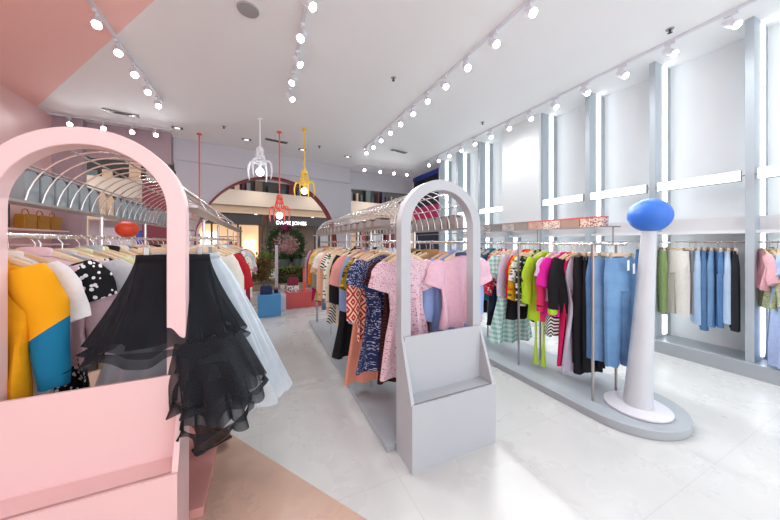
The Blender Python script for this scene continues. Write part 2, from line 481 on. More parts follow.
MB().loft(rings).build('shaft', 'shaft_grey', t)
MB().ball((.212, 0, 1.67), .158, .158, .15, 36, 22, -.92).build('ball', 'blue_ball', t)
t = thing('display_column', 'white column topped with an orange ball behind the pink rack', 'display column', (-2.2, 6.6, 0))
MB().lathe([(.24, 0), (.25, .02), (.24, .026)], 32).build('foot_disc', 'white_gloss', t)
MB().lathe([(.13, .026), (.085, 1.58)], 24).build('shaft', 'white_gloss', t)
MB().ball((0, 0, 1.73), .165, .165, .15, 28, 16, -.92).build('ball', 'orange_ball', t)

OX = 3.04
t = thing('clothes_rack', 'chrome clothes rack standing on the long oval grey platform', 'clothes rack', (OX, 1.3, .07))
bar([(0, .12, 1.41), (0, 4.2, 1.41)], .012).build('hang_rail', 'chrome', t)
for py in (1.53, 2.33, 3.2, 4.2, 5.2):
    for s in (-1, 1):
        bar([((-.32 if s < 0 else .05), py - 1.3, 0), ((-.32 if s < 0 else .05), py - 1.3, 1.41)], .012).build('upright_post', 'steel', t)
    bar([(-.32, py - 1.3, 1.41), (.05, py - 1.3, 1.41)], .010).build('cross_bar', 'chrome', t)
    bar([(0, py - 1.3, 1.41), (0, py - 1.3, 1.58)], .007).build('shelf_post', 'steel', t)
MB().box(-.07, .07, .2, 3.9, 1.572, 1.58).build('shelf', 'steel', t, smooth=False)
pats = ['floral:#e6cfc0,#a8605c,#7d5a48:60', 'zebra:#d9c0b0,#7a4a44:26', 'floral:#e8d8ca,#b87a70,#8a6a58:75', 'dots:#c9a79b,#7f5a52:55', 'zebra:#bfb0a8,#5b504c:26', 'dots:#b9b0ac,#4c4a4a:50', 'zebra:#a9a6a6,#3f3f40:24', 'floral:#b0aaa8,#4a4848,#6c6462:60', 'dots:#a7a4a2,#4d4b4a:50']
pn = ['cream flower printed', 'tan zebra printed', 'ivory blossom printed', 'rust dotted', 'taupe zebra printed', 'pale grey dotted', 'charcoal zebra printed', 'grey flower printed', 'grey dotted']
for k in range(9):
    t = thing('storage_box', '%s box %s above the oval rack rail' % (pn[k], 'with red rim' if k < 4 else 'without red rim'), 'box', (OX, 1.70 + k * .205, 1.65), 0, 'printed boxes above the oval rack')
    MB().box(-.06, .06, -.1, .1, 0, .088).build('box_body', pats[k], t, smooth=False, bevel=.002)
    MB().box(-.062, .062, -.101, .101, .088, .102).build('lid', 'p_coral' if k < 4 else 'box_greige', t, smooth=False)

# ------------------------------------------------------------------ clothes
def pw(c, e): return math.copysign(abs(c) ** e, c)
def sheet_ring(w, t, z, amp, k, ph, n=30, cx=0, cy=0, sway=0):
    r = []
    for i in range(n):
        a = 2 * PI * i / n
        x = w * pw(math.cos(a), .85); y = t * pw(math.sin(a), .7)
        u = x / max(w, .01)
        y += amp * math.sin(k * u * PI * .5 + ph) + amp * .5 * math.sin(k * 1.7 * u + ph * 2 + z * 4)
        r.append((cx + x + sway * (-z), cy + y, z + .006 * math.sin(3 * u + ph)))
    return r
def interp(tab, z):
    for (z0, v0), (z1, v1) in zip(tab, tab[1:]):
        if z <= z0 and z >= z1:
            f = (z0 - z) / max(z0 - z1, 1e-6); return v0 + (v1 - v0) * f
    return tab[-1][1] if z < tab[-1][0] else tab[0][1]
def body_mb(L, W, hem, t, ph, strap=False, waist=None):
    rows = [0, -.012, -.03, -.05, -.075, -.11, -.17, -.24] + [-.24 - (L - .24) * q / 8 for q in range(1, 9)]
    rows = [z for z in rows if z >= -L] if L < .3 else rows
    sh = .5 * W
    tab = [(0, .055 if not strap else .1), (-.02, .10 if not strap else .11), (-.055, sh * .96 if not strap else .12), (-.09, sh if not strap else .14), (-.2, sh * .94), (-.42, (waist or sh * .92)), (-max(L, .43), sh * hem)]
    rings = []
    for z in rows:
        g = min(1, max(0, (-z - .06) / .5))
        rings.append(sheet_ring(interp(tab, z), t * (.45 + .55 * g) + .006, z, .03 * g + .003, 4 + 2 * g, ph))
    return MB().loft(rings)
def sleeve_mb(s, W, L, w0, w1, t, ph, out=.34):
    sh = .5 * W; rings = []
    n = 9
    for i in range(n + 1):
        f = i / n
        ang = math.radians(38 + 42 * min(1, f * 2.2))
        d = f * L
        x = s * (sh * .80 + .06 * min(1, f * 3) + d * out * (.48 if L < .35 else .2)); z = -.05 - d * .92 - .02 * min(1, f * 3)
        w = w0 + (w1 - w0) * f
        if i == 0: w *= .8
        ring = []
        for k in range(14):
            a = 2 * PI * k / 14
            ring.append((x + w * math.cos(a), t * math.sin(a) + .006 * math.sin(9 * f + ph), z + s * 0.0 + w * .35 * math.cos(a) * s))
        rings.append(ring)
    return MB().loft(rings)
def collar_mb(r=.062, h=.03, t=.03):
    rings = []
    for q, (f, z) in enumerate([(1, -.012), (1.05, h * .4), (.95, h)]):
        rings.append([(r * f * math.cos(2 * PI * k / 18), t * f * math.sin(2 * PI * k / 18) , z - .012 * math.sin(2 * PI * k / 18)) for k in range(18)])
    return MB().loft(rings, False, False)
def leg_mb(s, L, w0, w1, t, ph, z0=-.26, cx=.0):
    rings = []
    for i in range(10):
        f = i / 9
        w = w0 + (w1 - w0) * f; z = z0 - (L + z0) * f
        xc = s * (cx + .01 * f)
        rings.append(sheet_ring(w, t * (1 - .2 * f), z, .008, 3, ph + s, 18, xc))
    return MB().loft(rings)

def hanger(loc, rz, label, group, clip=False, mat='wood', top=.10):
    t = thing('clothes_hanger', label, 'hanger', loc, rz, group)
    if clip:
        MB().box(-.16, .16, -.008, .008, -.012, .018).build('bar', mat, t, bevel=.004)
        for s in (-1, 1):
            MB().box(s * .12 - .014, s * .12 + .014, -.016, .016, -.055, .02).build('clip', 'steel', t, bevel=.003, smooth=False)
    else:
        path = [(-.17, 0, -.058), (-.1, 0, -.022), (-.03, 0, .006), (.03, 0, .006), (.1, 0, -.022), (.17, 0, -.058)]
        rings = []
        for (x, y, z) in path:
            rings.append([(x, .010 * math.cos(a), z + .016 * math.sin(a)) for a in [2 * PI * q / 8 for q in range(8)]])
        MB().loft(rings).build('bar', mat, t)
    hp = [(0, 0, .01), (0, 0, top - .035)] + [(.017 * math.cos(a) , 0, top - .004 + .019 * math.sin(a)) for a in [math.radians(q) for q in range(210, -40, -30)]]
    MB().tube(hp, .0028, 6).build('hook', 'chrome', t)
    return t

LIGHTER = {}
def garment(kind, loc, rz, label, mat, group, L=None, W=None, mats=None, ph=0):
    """returns the garment root; origin at the neck / waist, cloth hangs in -z"""
    nm = {'tee': 't_shirt', 'shirt': 'shirt', 'dress': 'dress', 'slip': 'slip_dress', 'coat': 'coat', 'jumper': 'jumper', 'pants': 'trousers', 'jeans': 'jeans', 'skirt': 'skirt', 'hoodie': 'hoodie', 'cardigan': 'cardigan', 'top': 'blouse'}[kind]
    cat = nm.replace('_', ' ').replace('t shirt', 't-shirt')
    t = thing(nm, label, cat, loc, rz, group)
    m2 = (mats or [])
    sm = m2[0] if m2 else mat
    if kind in ('tee', 'shirt', 'top', 'jumper', 'coat', 'dress', 'cardigan', 'hoodie'):
        D = {'tee': (.56, .40, 1.02), 'shirt': (.68, .40, 1.05), 'top': (.55, .38, 1.12), 'jumper': (.58, .42, .96), 'coat': (.95, .42, 1.1), 'dress': (.95, .38, 1.35), 'cardigan': (.66, .42, 1.02), 'hoodie': (.64, .44, .98)}[kind]
        L = L or D[0]; W = W or D[1]
        th = {'jumper': .05, 'hoodie': .06, 'coat': .05, 'cardigan': .045}.get(kind, .035)
        body_mb(L, W, D[2], th, ph, waist=(.16 if kind == 'dress' else None)).build('body', mat, t)
        sl = {'tee': .2, 'dress': .2, 'top': .3}.get(kind, .54)
        w0, w1 = (.085, .095) if sl < .35 else (.082, .055)
        for s in (-1, 1):
            so = sleeve_mb(s, W, sl, w0, w1, th * .85, ph + s).build('sleeve', sm, t)
            if kind in ('jumper', 'hoodie'):
                x = s * (W * .5 * .80 + .06 + sl * .34 * .2); z = -.07 - sl * .92
                MB().loft([sheet_ring(.052, th * .75, z + .005, 0, 1, 0, 14, x), sheet_ring(.05, th * .7, z - .05, 0, 1, 0, 14, x)]).build('cuff', m2[2] if len(m2) > 2 else sm, t)
        if kind in ('shirt', 'coat', 'jumper', 'cardigan', 'tee', 'top'):
            collar_mb(.064, .035 if kind in ('shirt', 'coat') else .018).build('collar', m2[1] if len(m2) > 1 else sm, t)
        if kind in ('shirt', 'coat', 'cardigan'):
            MB().box(-.016, .016, -.05, -.044, -L * .93, -.07).build('placket', m2[1] if len(m2) > 1 else mat, t)
        if kind == 'hoodie':
            rings = []
            for r_, z_, t_ in ((.055, -.03, .04), (.068, .015, .05), (.085, .02, .06), (.105, -.01, .07), (.115, -.045, .07), (.105, -.07, .06)):
                rings.append([(r_ * math.cos(b), t_ * math.sin(b) - .012, z_ - .05 * (1 if math.sin(b) < -.2 else 0) * abs(math.sin(b))) for b in [2 * PI * q / 20 for q in range(20)]])
            MB().loft(rings).build('hood', mat, t)
    elif kind == 'slip':
        L = L or .95; W = W or .34
        body_mb(L, W, 1.35, .035, ph, strap=True, waist=.14).build('body', mat, t)
        for s in (-1, 1):
            MB().tube([(s * .09, 0, -.01), (s * .08, 0, .02), (s * .05, 0, .03)], .005, 6).build('strap', mat, t)
    elif kind in ('pants', 'jeans'):
        L = L or .98; W = W or .34
        hw = W / 2
        MB().loft([sheet_ring(hw * .92, .026, 0, .003, 2, ph), sheet_ring(hw * .94, .028, -.04, .003, 2, ph)]).build('waistband', m2[0] if m2 else mat, t)
        MB().loft([sheet_ring(hw * .92, .027, -.035, .003, 2, ph), sheet_ring(hw * 1.0, .036, -.14, .006, 3, ph), sheet_ring(hw * 1.03, .040, -.22, .008, 3, ph), sheet_ring(hw * .98, .038, -.30, .008, 3, ph)]).build('hip', mat, t)
        for s in (-1, 1):
            leg_mb(s, L, hw * .52, hw * (.44 if kind == 'jeans' else .5), .036, ph, -.27, hw * .47).build('leg', mat, t)
    elif kind == 'skirt':
        L = L or .6; W = W or .3
        hw = W / 2
        MB().loft([sheet_ring(hw, .024, 0, .002, 2, ph), sheet_ring(hw * 1.02, .026, -.04, .002, 2, ph)]).build('waistband', m2[0] if m2 else mat, t)
        rows = 10
        MB().loft([sheet_ring(hw * (1.02 + .5 * q / rows), .03 + .03 * q / rows, -.035 - (L - .035) * q / rows, .022 * q / rows, 7, ph) for q in range(rows + 1)]).build('skirt_body', mat, t)
    return t

def hang(rows, rx, rz, where, group, drop=.10, jit=12, base=0):
    """rows: 'Y|kind|description|material[|k=v...]' in order along the rail"""
    for r in rows:
        p = [q.strip() for q in r.split('|')]
        y, kind, desc, mat = float(p[0]), p[1], p[2], p[3]
        kw = {}; rot = base + rnd.uniform(-jit, jit); dx = 0; dz = 0
        for e in p[4:]:
            k, v = e.split('=')
            if k == 'rot': rot = float(v)
            elif k == 'dx': dx = float(v)
            elif k == 'dz': dz = float(v)
            elif k == 'mats': kw['mats'] = v.split('+')
            else: kw[k] = float(v)
        clip = kind in ('pants', 'jeans', 'skirt')
        z = rz - drop + dz
        a = math.radians(rot)
        garment(kind, (rx + dx, y, z - (.012 if clip else 0)), a, desc + ' ' + where, mat, group, ph=rnd.uniform(0, 6), **kw)
        hanger((rx + dx, y, z + .012), a, ('clip' if clip else 'wooden') + ' hanger holding the ' + desc, group.replace('clothes', 'hangers'), clip, top=drop - .012 - dz)

hang([
 '1.97|dress|pink dotted V-neck midi dress|dots:#dbbfc9,#a85a70:95|L=0.92|W=0.36|rot=4|dx=.05',
 '2.06|dress|maroon and black woven dress|zebra:#4a2028,#1e1618:22|L=1.0|W=.32|rot=-4|dx=.05',
 '2.22|dress|navy dress with tiny white dots|dots:#2a3560,#c8cce0:90|L=0.96|W=.40|rot=4|dx=-.035',
 '2.34|cardigan|red diamond knit cardigan|diamond:#e8cbb0,#b8242c:11|L=0.74|dx=-.03|rot=8',
 '2.46|top|olive yellow printed blouse|floral:#8a7a2a,#c8a838,#3c3a20:40|L=.62',
 '2.56|slip|long peach maxi dress|solid:#eb9c84|L=1.22|W=.4|dx=-.02',
 '2.68|shirt|sky blue cotton shirt|solid:#8fa8dc|L=.7',
 '2.82|top|coral pink blouse|solid:#e8a094|L=.55|dx=-.02',
 '2.98|slip|long black maxi dress|solid:#202024|L=1.12|W=.42|dx=-.03',
 '3.10|coat|black long coat|solid:#29282b|L=.95',
 '3.24|jumper|cream chunky jumper|solid:#e2d6bf|L=.85|dx=-.02',
 '3.38|shirt|white shirt with green leaf print|floral:#e8e8e0,#5c8a5a,#3a5c3c:34|L=.6|dx=-.03',
 '3.50|dress|black and white zebra dress|zebra:#f0efe8,#1d1d1f:15|L=.9',
 '3.64|jumper|peach knit jumper|solid:#f0b296|L=.82|dx=-.02',
 '3.80|tee|white cotton tee|solid:#f3f1ec|L=.56|dx=-.03',
 '3.92|shirt|ivory linen shirt|solid:#ebe0cc|L=.72',
 '4.05|top|beige flower blouse|floral:#d8c0a4,#8a5f48,#b8987a:36|L=.62|dx=-.02',
 '4.18|cardigan|sage grey cardigan|solid:#9aa08c|L=.6',
 '4.30|jeans|washed blue denim jeans|denim:#5a7ba0,#8fa8c4|L=.9',
 '4.42|dress|pale yellow dress|solid:#e8d27c|L=.8',
 '4.54|shirt|orange shirt|solid:#e88a2c|L=.62|dx=-.02',
 '4.66|coat|magenta long coat|solid:#b0246c|L=.85|dx=-.02',
 '4.78|jumper|dusty mauve jumper|solid:#a07890|L=.6',
 '4.90|shirt|lilac grey shirt|solid:#b4aab8|L=.66|dx=-.02',
 '5.02|shirt|crimson overshirt|solid:#9c2038|L=.7',
], 1.0, 1.5, 'on the left rail of the grey rack', 'clothes on the left rail of the grey rack', .115)

hang([
 '1.95|tee|pale pink boxy tee with dark neckline|solid:#e6bccb|L=.6|W=.46|rot=2|dx=.07|mats=solid:#e6bccb+solid:#4a5878',
 '2.05|shirt|pale blue oxford shirt|solid:#9cb2e4|L=.82|W=.44|rot=-3|dx=.08',
 '2.15|slip|apricot slip dress|solid:#eba88c|L=.84|W=.36|dx=.09',
 '2.27|coat|camel wool coat|solid:#b8926a|L=.8|dx=-.0',
 '2.39|coat|tan trench coat|solid:#a5835e|L=.84',
 '2.51|jumper|dark olive jumper|solid:#4c4a36|L=.7',
 '2.63|coat|toffee brown coat|solid:#94714e|L=.78|dx=-.02',
 '2.75|shirt|cornflower blue shirt|solid:#8aa4dc|L=.8|dx=-.02',
 '2.88|shirt|pale rose shirt|solid:#e6b6b4|L=.66',
 '3.00|tee|white tee|solid:#f0eeea|L=.56',
 '3.12|shirt|light blue striped shirt|pinstripe:#c8d8ee,#7e9ccf:150|L=.68',
 '3.26|dress|blush flower dress|floral:#eccfcb,#b86c78,#8c9a7a:40|L=.9',
 '3.40|jumper|stone knit jumper|solid:#c8bca8|L=.6',
 '3.54|shirt|mint shirt|solid:#a8d0c0|L=.66',
 '3.70|coat|charcoal coat|solid:#3c3c40|L=.9',
 '3.86|tee|lemon tee|solid:#ecdc6c|L=.56',
 '4.02|shirt|denim overshirt|denim:#466a94,#7896b8|L=.66',
 '4.20|dress|rust dress|solid:#b05a38|L=.9',
 '4.40|jumper|grey marl jumper|solid:#a6a6aa|L=.6',
 '4.60|shirt|plum shirt|solid:#6c3858|L=.66',
 '4.80|tee|off white tee|solid:#e8e4da|L=.56',
], 1.5, 1.5, 'on the right rail of the grey rack', 'clothes on the right rail of the grey rack', .115)

hang([
 '1.470|jeans|mid blue jeans with paper tags|denim:#42709f,#85add4|L=1.0|W=.34|rot=-14',
 '1.696|jeans|black folded jeans|solid:#232428|L=1.12|W=.3',
 '1.560|jeans|faded blue wide jeans|denim:#5683b2,#97b9d8|L=.98|W=.36|rot=-16',
 '1.640|jeans|dark blue straight jeans|denim:#3a5f8c,#668db6|L=.98|W=.32|rot=-10',
 '1.752|pants|black tailored trousers|solid:#242327|L=1.18|W=.32|rot=-14',
 '1.792|pants|black slim trousers|solid:#1d1c20|L=1.08|W=.3',
 '1.840|slip|long lilac satin dress|solid:#c9c2d4|L=1.2|W=.36|rot=-10',
 '1.888|slip|long hot pink dress|solid:#e8286c|L=1.16|W=.34',
 '1.936|jumper|black jumper with lime cuff bands|solid:#242326|L=.62|mats=solid:#242326+solid:#242326+solid:#b8e03c',
 '1.984|top|magenta flared top|solid:#e0289c|L=.66|W=.42|rot=-10|dx=-.03',
 '2.032|skirt|zebra print skirt|zebra:#f0efec,#1c1c1e:16|L=.82|W=.32|dz=-.05',
 '2.080|tee|pale orchid tee|solid:#dbb8d4|L=.5|W=.4|dx=-.05',
 '2.136|jumper|black jumper with pink hem|split:#2a2a2e,#e0386c:.5|L=.76',
 '2.192|cardigan|neon lime cardigan|solid:#b8dc38|L=.76|rot=-12|dx=-.04',
 '2.248|top|black blouse|solid:#25262a|L=.78',
 '2.304|shirt|black shirt with green flowers|floral:#2c3430,#a8c860,#e8e4da:30|L=.62|rot=-10|dx=-.03',
 '2.360|top|white blouse with dark flowers|floral:#e8e4dc,#4c4c54,#7c9a6c:34|L=.62|dx=-.03',
 '2.416|shirt|yellow shirt with orange flowers|floral:#e8b028,#d86020,#5a6a3c:26|L=.55|rot=-10|dx=-.03',
 '2.480|shirt|bright red shirt|solid:#dc1e2c|L=.58|dx=-.02',
 '2.544|skirt|black pleated skirt|solid:#202024|L=.7|dz=-.12',
 '2.608|shirt|lavender trimmed white shirt|solid:#dcd8ea|L=.55|rot=-8|dx=-.02',
 '2.632|dress|mint gingham tiered dress|gingham:#cfe4de,#88b4ac:110|L=1.14|W=.50|rot=-10|dx=-.09',
 '2.744|top|white mint edged blouse|solid:#dde8e4|L=.66',
 '2.816|shirt|red shirt with white print|floral:#c8283c,#f0dcd8,#d85060:30|L=.5|rot=-8|dx=-.03',
 '2.888|coat|navy long coat|solid:#27324c|L=.8',
 '2.960|slip|long black dress|solid:#26272b|L=1.0|W=.36',
 '3.040|shirt|teal shirt|solid:#3c7c8c|L=.68|dx=-.02',
 '3.128|shirt|washed denim shirt|denim:#5478a4,#86a4c8|L=.7|dx=-.02',
 '3.224|jumper|steel blue jumper|solid:#7890ac|L=.66',
 '3.328|coat|black quilted coat|solid:#2b2b30|L=.95',
 '3.448|shirt|pale grey shirt|solid:#c4c6ca|L=.7',
 '3.568|dress|navy dress|solid:#2c3858|L=.9',
], OX, 1.48, 'on the oval rack', 'clothes on the oval rack', .115)

hang([
 '0.92|shirt|pale grey blue shirt|solid:#a9b6c8|L=.7|rot=20',
 '0.99|dress|powder blue long dress|solid:#a9bce0|L=1.2|rot=16|W=.34|dx=-.03',
 '1.05|shirt|green dotted blouse|dots:#b4bc98,#6c7458:60|L=.62|rot=30',
 '1.10|top|soft pink short blouse|solid:#e4b0b8|L=.42|rot=30|W=.34',
 '1.30|pants|black narrow trousers|solid:#2c2d33|L=.92|rot=18|W=.3',
 '1.36|jeans|bleached pale blue jeans|denim:#9cbcdc,#c8dcee|L=.85|rot=20|W=.3',
 '1.435|jeans|deep blue skinny jeans|denim:#3a6294,#6a92be|L=.9|rot=26|W=.32',
 '1.50|jeans|classic blue jeans|denim:#4e78a8,#86aacc|L=.92|rot=22|W=.32',
 '1.555|jeans|indigo jeans|denim:#3a5c88,#6c8fb6|L=.98|rot=20|W=.32',
 '1.62|jeans|ice blue loose jeans|denim:#8fb2d6,#bcd4ea|L=.92|rot=26|W=.34',
 '1.68|pants|grey cropped trousers|solid:#8e8e92|L=.8|rot=30|W=.3',
 '1.79|pants|off white wide trousers|solid:#e3dfd8|L=.84|rot=62|W=.36|dx=-.06',
 '1.98|pants|sage green trousers|solid:#88a06c|L=.86|rot=40|W=.34',
 '2.22|jeans|dark denim jeans|denim:#2f4f80,#52789f|L=.9|rot=20',
], 5.07, 1.5, 'on the right wall rail', 'clothes on the right wall rail', .10, 8)

hang([
 '1.86|hoodie|mustard hoodie with teal lower sleeves|solid:#e8a018|W=.36|L=.70|rot=6|dx=-.075|mats=split:#e8a018,#1b7094:.52',
 '2.02|top|white lace blouse|solid:#f0f0f2|L=.80|W=.28|dx=-.06|rot=-6',
 '2.08|shirt|blush pink shirt|solid:#e8c4cc|L=.6',
 '2.30|top|black floral blouse|floral:#26262a,#e8d8d4,#a86c70:40|L=.56',
 '2.12|dress|black dress with large white dots|dots:#1f2024,#f0f0ee:26|L=.9|W=.34|dx=-.0|rot=-4',
 '2.19|top|sheer white dotted organza blouse|tulle:#ececf0,#d4d6de:.55|L=.6|W=.44|dx=.05',
 '2.40|tee|pale lemon tee|solid:#ece6b4|L=.56|dx=.03',
 '2.50|shirt|misty blue shirt|solid:#b4c0c8|L=.7|dx=.03',
 '2.56|shirt|chalk striped shirt|pinstripe:#eef0f2,#a8b4c4:160|L=.66|dx=.03',
 '2.62|coat|pale yellow coat|solid:#e6e0b0|L=.8|dx=.02',
 '2.74|coat|cream wool coat|solid:#e4e0d4|L=.85|dx=.04|mats=solid:#e4e0d4+solid:#2c2a2a',
 '2.80|shirt|apricot linen shirt|solid:#ecc8a4|L=.64|dx=.03',
 '2.86|jumper|camel knit jumper|solid:#c4a070|L=.66',
 '2.92|shirt|white voile shirt|solid:#f2f1ee|L=.66|dx=.03',
 '2.98|shirt|slate blue shirt|denim:#4c6480,#7c92ac|L=.66|dx=.03',
 '3.10|top|white and navy blouse|stripes:#e8eaf0,#3c4a70:60|L=.62',
 '3.17|top|black collared blouse|solid:#2c2b2d|L=.6|dx=.02',
 '3.24|shirt|pale peach shirt|solid:#eccab4|L=.66',
 '3.38|jumper|rose jumper|solid:#d8a4a4|L=.6',
 '3.45|dress|dove grey dress|solid:#bcbcc0|L=.9',
 '3.52|shirt|ivory shirt|solid:#ece4d4|L=.66',
 '3.68|top|soft grey blouse|solid:#b8b4b4|L=.6',
 '3.84|coat|dark brown coat|solid:#4c3a30|L=.9',
 '4.0|shirt|ecru shirt|solid:#dcd0bc|L=.66',
 '4.18|dress|beige dress|solid:#ccb49c|L=.9',
 '4.36|shirt|powder pink shirt|solid:#e4c0c4|L=.66',
 '4.56|jumper|oatmeal jumper|solid:#d0c4b0|L=.6',
], -1.06, 1.53, 'on the left rail of the pink rack', 'clothes on the left rail of the pink rack', .10)

hang([
 '2.60|shirt|cream pleated shirt|solid:#e8e2d6|L=.66',
 '2.74|top|crimson blouse|solid:#b02430|L=.58|dx=.02',
 '2.88|shirt|white poplin shirt|solid:#f0efec|L=.7',
 '3.02|jumper|wine red jumper|solid:#8c2434|L=.6|dx=.02',
 '3.16|shirt|pale taupe shirt|solid:#c4b4a4|L=.66',
 '3.32|dress|sage flower dress|floral:#d4d8cc,#8c9a84,#c88c84:40|L=.85|dx=.02',
 '3.48|shirt|soft white shirt|solid:#e6e4e2|L=.66|dx=.03',
 '3.66|coat|black short coat|solid:#2a282a|L=.8',
 '3.84|tee|light grey tee|solid:#c8cad0|L=.56|dx=.03',
 '4.02|shirt|denim blue shirt|denim:#6484a8,#94aecb|L=.66',
 '4.24|top|mauve striped blouse|stripes:#b08898,#d0b4bc:70|L=.5|dx=.04',
 '4.46|dress|mustard yellow long dress|solid:#e8b83c|L=.95|dx=.04',
 '4.70|coat|dark navy coat|solid:#22263c|L=.85',
 '4.95|shirt|tan shirt|solid:#bc9a78|L=.66',
], -.43, 1.53, 'on the right rail of the pink rack', 'clothes on the right rail of the pink rack', .10)

# tulle skirts at the near end of the pink rack
def pleat_ring(cx, cy, rx, ry, z, amp, k, ph, n=120, dz=0, fl=None):
    r = []
    for i in range(n):
        a = 2 * PI * i / n
        q = 1 + amp * math.sin(k * a + ph) + amp * .6 * math.sin(k * .43 * a * 2 + ph * 1.7) 
        sx, sy = rx, ry
        if fl: sx = rx * (fl if math.cos(a) < 0 else 1)
        r.append((cx + sx * q * math.cos(a), cy + sy * q * math.sin(a), z + dz * math.sin(k * .5 * a + ph) + .35 * dz * math.sin(k * a)))
    return r
def tier(c0, c1, r0, r1, z0, z1, k, ph, amp, dz=.0, rows=9, bell=.8):
    R = []
    for i in range(rows + 1):
        f = i / rows; g = f ** bell
        R.append(pleat_ring(c0[0] + (c1[0] - c0[0]) * f, c0[1] + (c1[1] - c0[1]) * f, r0[0] + (r1[0] - r0[0]) * g, r0[1] + (r1[1] - r0[1]) * g,
                            z0 + (z1 - z0) * f, amp * f, k, ph, 150, dz * f))
    return MB().loft(R, False, False)
BT = 'tulle:#17191d,#2a2d33:.74'; BT2 = 'tulle:#1b1d21,#303339:.55'
t = thing('tulle_skirt', 'black tiered tulle skirt hanging in front of the pink arch post', 'skirt', (-.44, 1.93, 1.43), 0)
MB().loft([pleat_ring(0, 0, .165, .05, 0, 0, 3, 0, 60), pleat_ring(0, 0, .17, .055, -.045, 0, 3, 0, 60)], False, False).build('waistband', 'solid:#1c1d21', t, solid=.006)
tier((0, 0), (.0, .0), (.165, .05), (.24, .16), -.03, -.46, 11, 1.0, .05, .012, bell=1.2).build('lining', 'solid:#17181b', t)
tier((0, 0), (.0, -.03), (.17, .055), (.335, .21), -.03, -.47, 16, .4, .06, .022, bell=1.2).build('skirt_tier', BT, t)
tier((.0, -.03), (.0, -.035), (.335, .21), (.35, .225), -.455, -.51, 16, .4, .065, .022).build('hem_ruffle', BT, t)
tier((.14, -.08), (.235, -.12), (.15, .12), (.20, .21), -.43, -.70, 12, 2.0, .08, .02).build('lining', 'tulle:#141518,#222428:.72', t)
tier((.16, -.08), (.245, -.13), (.17, .16), (.215, .24), -.44, -.72, 12, 2.0, .08, .02).build('skirt_tier', BT2, t)
tier((.245, -.13), (.245, -.135), (.215, .24), (.225, .255), -.71, -.76, 12, 2.0, .085, .02).build('hem_ruffle', BT, t)
tier((.19, -.12), (.225, -.20), (.11, .13), (.15, .19), -.64, -.83, 10, .7, .09, .03).build('skirt_tier', BT, t)
tier((.225, -.20), (.225, -.205), (.15, .19), (.16, .205), -.82, -.87, 10, .7, .095, .03).build('hem_ruffle', BT, t)
hanger((-.44, 1.93, 1.45), 0, 'wooden clip hanger holding the black tiered tulle skirt', 'hangers on the right rail of the pink rack', True, top=.08)
WT = 'tulle:#dfe7ee,#c4d2dc:.5'
t = thing('tulle_skirt', 'pale blue tulle maxi skirt fanning out behind the black tulle skirt', 'skirt', (-.42, 2.14, 1.43), 0)
MB().loft([pleat_ring(0, 0, .17, .05, 0, 0, 3, 0, 60), pleat_ring(0, 0, .175, .055, -.045, 0, 3, 0, 60)], False, False).build('waistband', 'solid:#b8c6d0', t, solid=.006)
tier((0, 0), (.05, .03), (.16, .05), (.38, .2), -.03, -.9, 13, 1.3, .05, .015).build('lining', 'tulle:#dde5ea,#c8d4de:.75', t)
tier((0, 0), (.06, .0), (.175, .055), (.53, .26), -.03, -.98, 19, .9, .05, .02).build('skirt_tier', WT, t)
tier((0, 0), (.05, .0), (.172, .052), (.48, .24), -.03, -.90, 17, 2.9, .06, .02).build('skirt_tier', WT, t)
hanger((-.42, 2.14, 1.45), 0, 'wooden clip hanger holding the pale blue tulle skirt', 'hangers on the right rail of the pink rack', True, top=.08)

# price tags on the blue jeans
for k, (dy, z) in enumerate(((0, 1.29), (.015, 1.26))):
    o = MB().box(-.03, .03, -.001, .001, -.045, .045).build('price_tag', 'paper', loc=(2.99 + .06 * k, 1.385 - dy, z), smooth=False, rot=(0, 0, .2))
    tag(o, '%s white paper tag hanging on the mid blue jeans' % ('upper' if k == 0 else 'lower'), 'price tag', 'paper tags on the jeans')
# lime straps that hang below the neon cardigan
for k, (x, y, z) in enumerate(((2.84, 2.20, .74), (2.86, 2.12, .74))):
    o = MB().tube([(0, 0, 0), (.004, 0, -.3), (0, 0, -.5), (0, 0, -.62)], .01, 8, rr=[.012, .012, .018, .032]).build('belt', 'solid:#b8dc4c', loc=(x, y, z))
    tag(o, 'neon lime belt trailing to the platform, %s of the two' % ('left' if k == 0 else 'right'), 'belt', 'lime belts')
# boot on the pink platform
t = thing('ankle_boot', 'brown leather ankle boot on the pink platform under the tulle skirt', 'boot', (-.33, 2.35, .05), .5)
rings = []
for z, lx, wx, off in ((.0, .11, .04, .02), (.02, .115, .042, .02), (.06, .10, .040, .015), (.09, .07, .038, -.01), (.13, .05, .037, -.03), (.2, .05, .04, -.03), (.24, .055, .043, -.03)):
    rings.append([(off + lx * math.cos(2 * PI * k / 20), wx * math.sin(2 * PI * k / 20), z) for k in range(20)])
MB().loft(rings).build('upper', 'leather_brown', t)
MB().box(-.1, .13, -.043, .043, -.0, .012).build('sole', 'black', t, smooth=False)

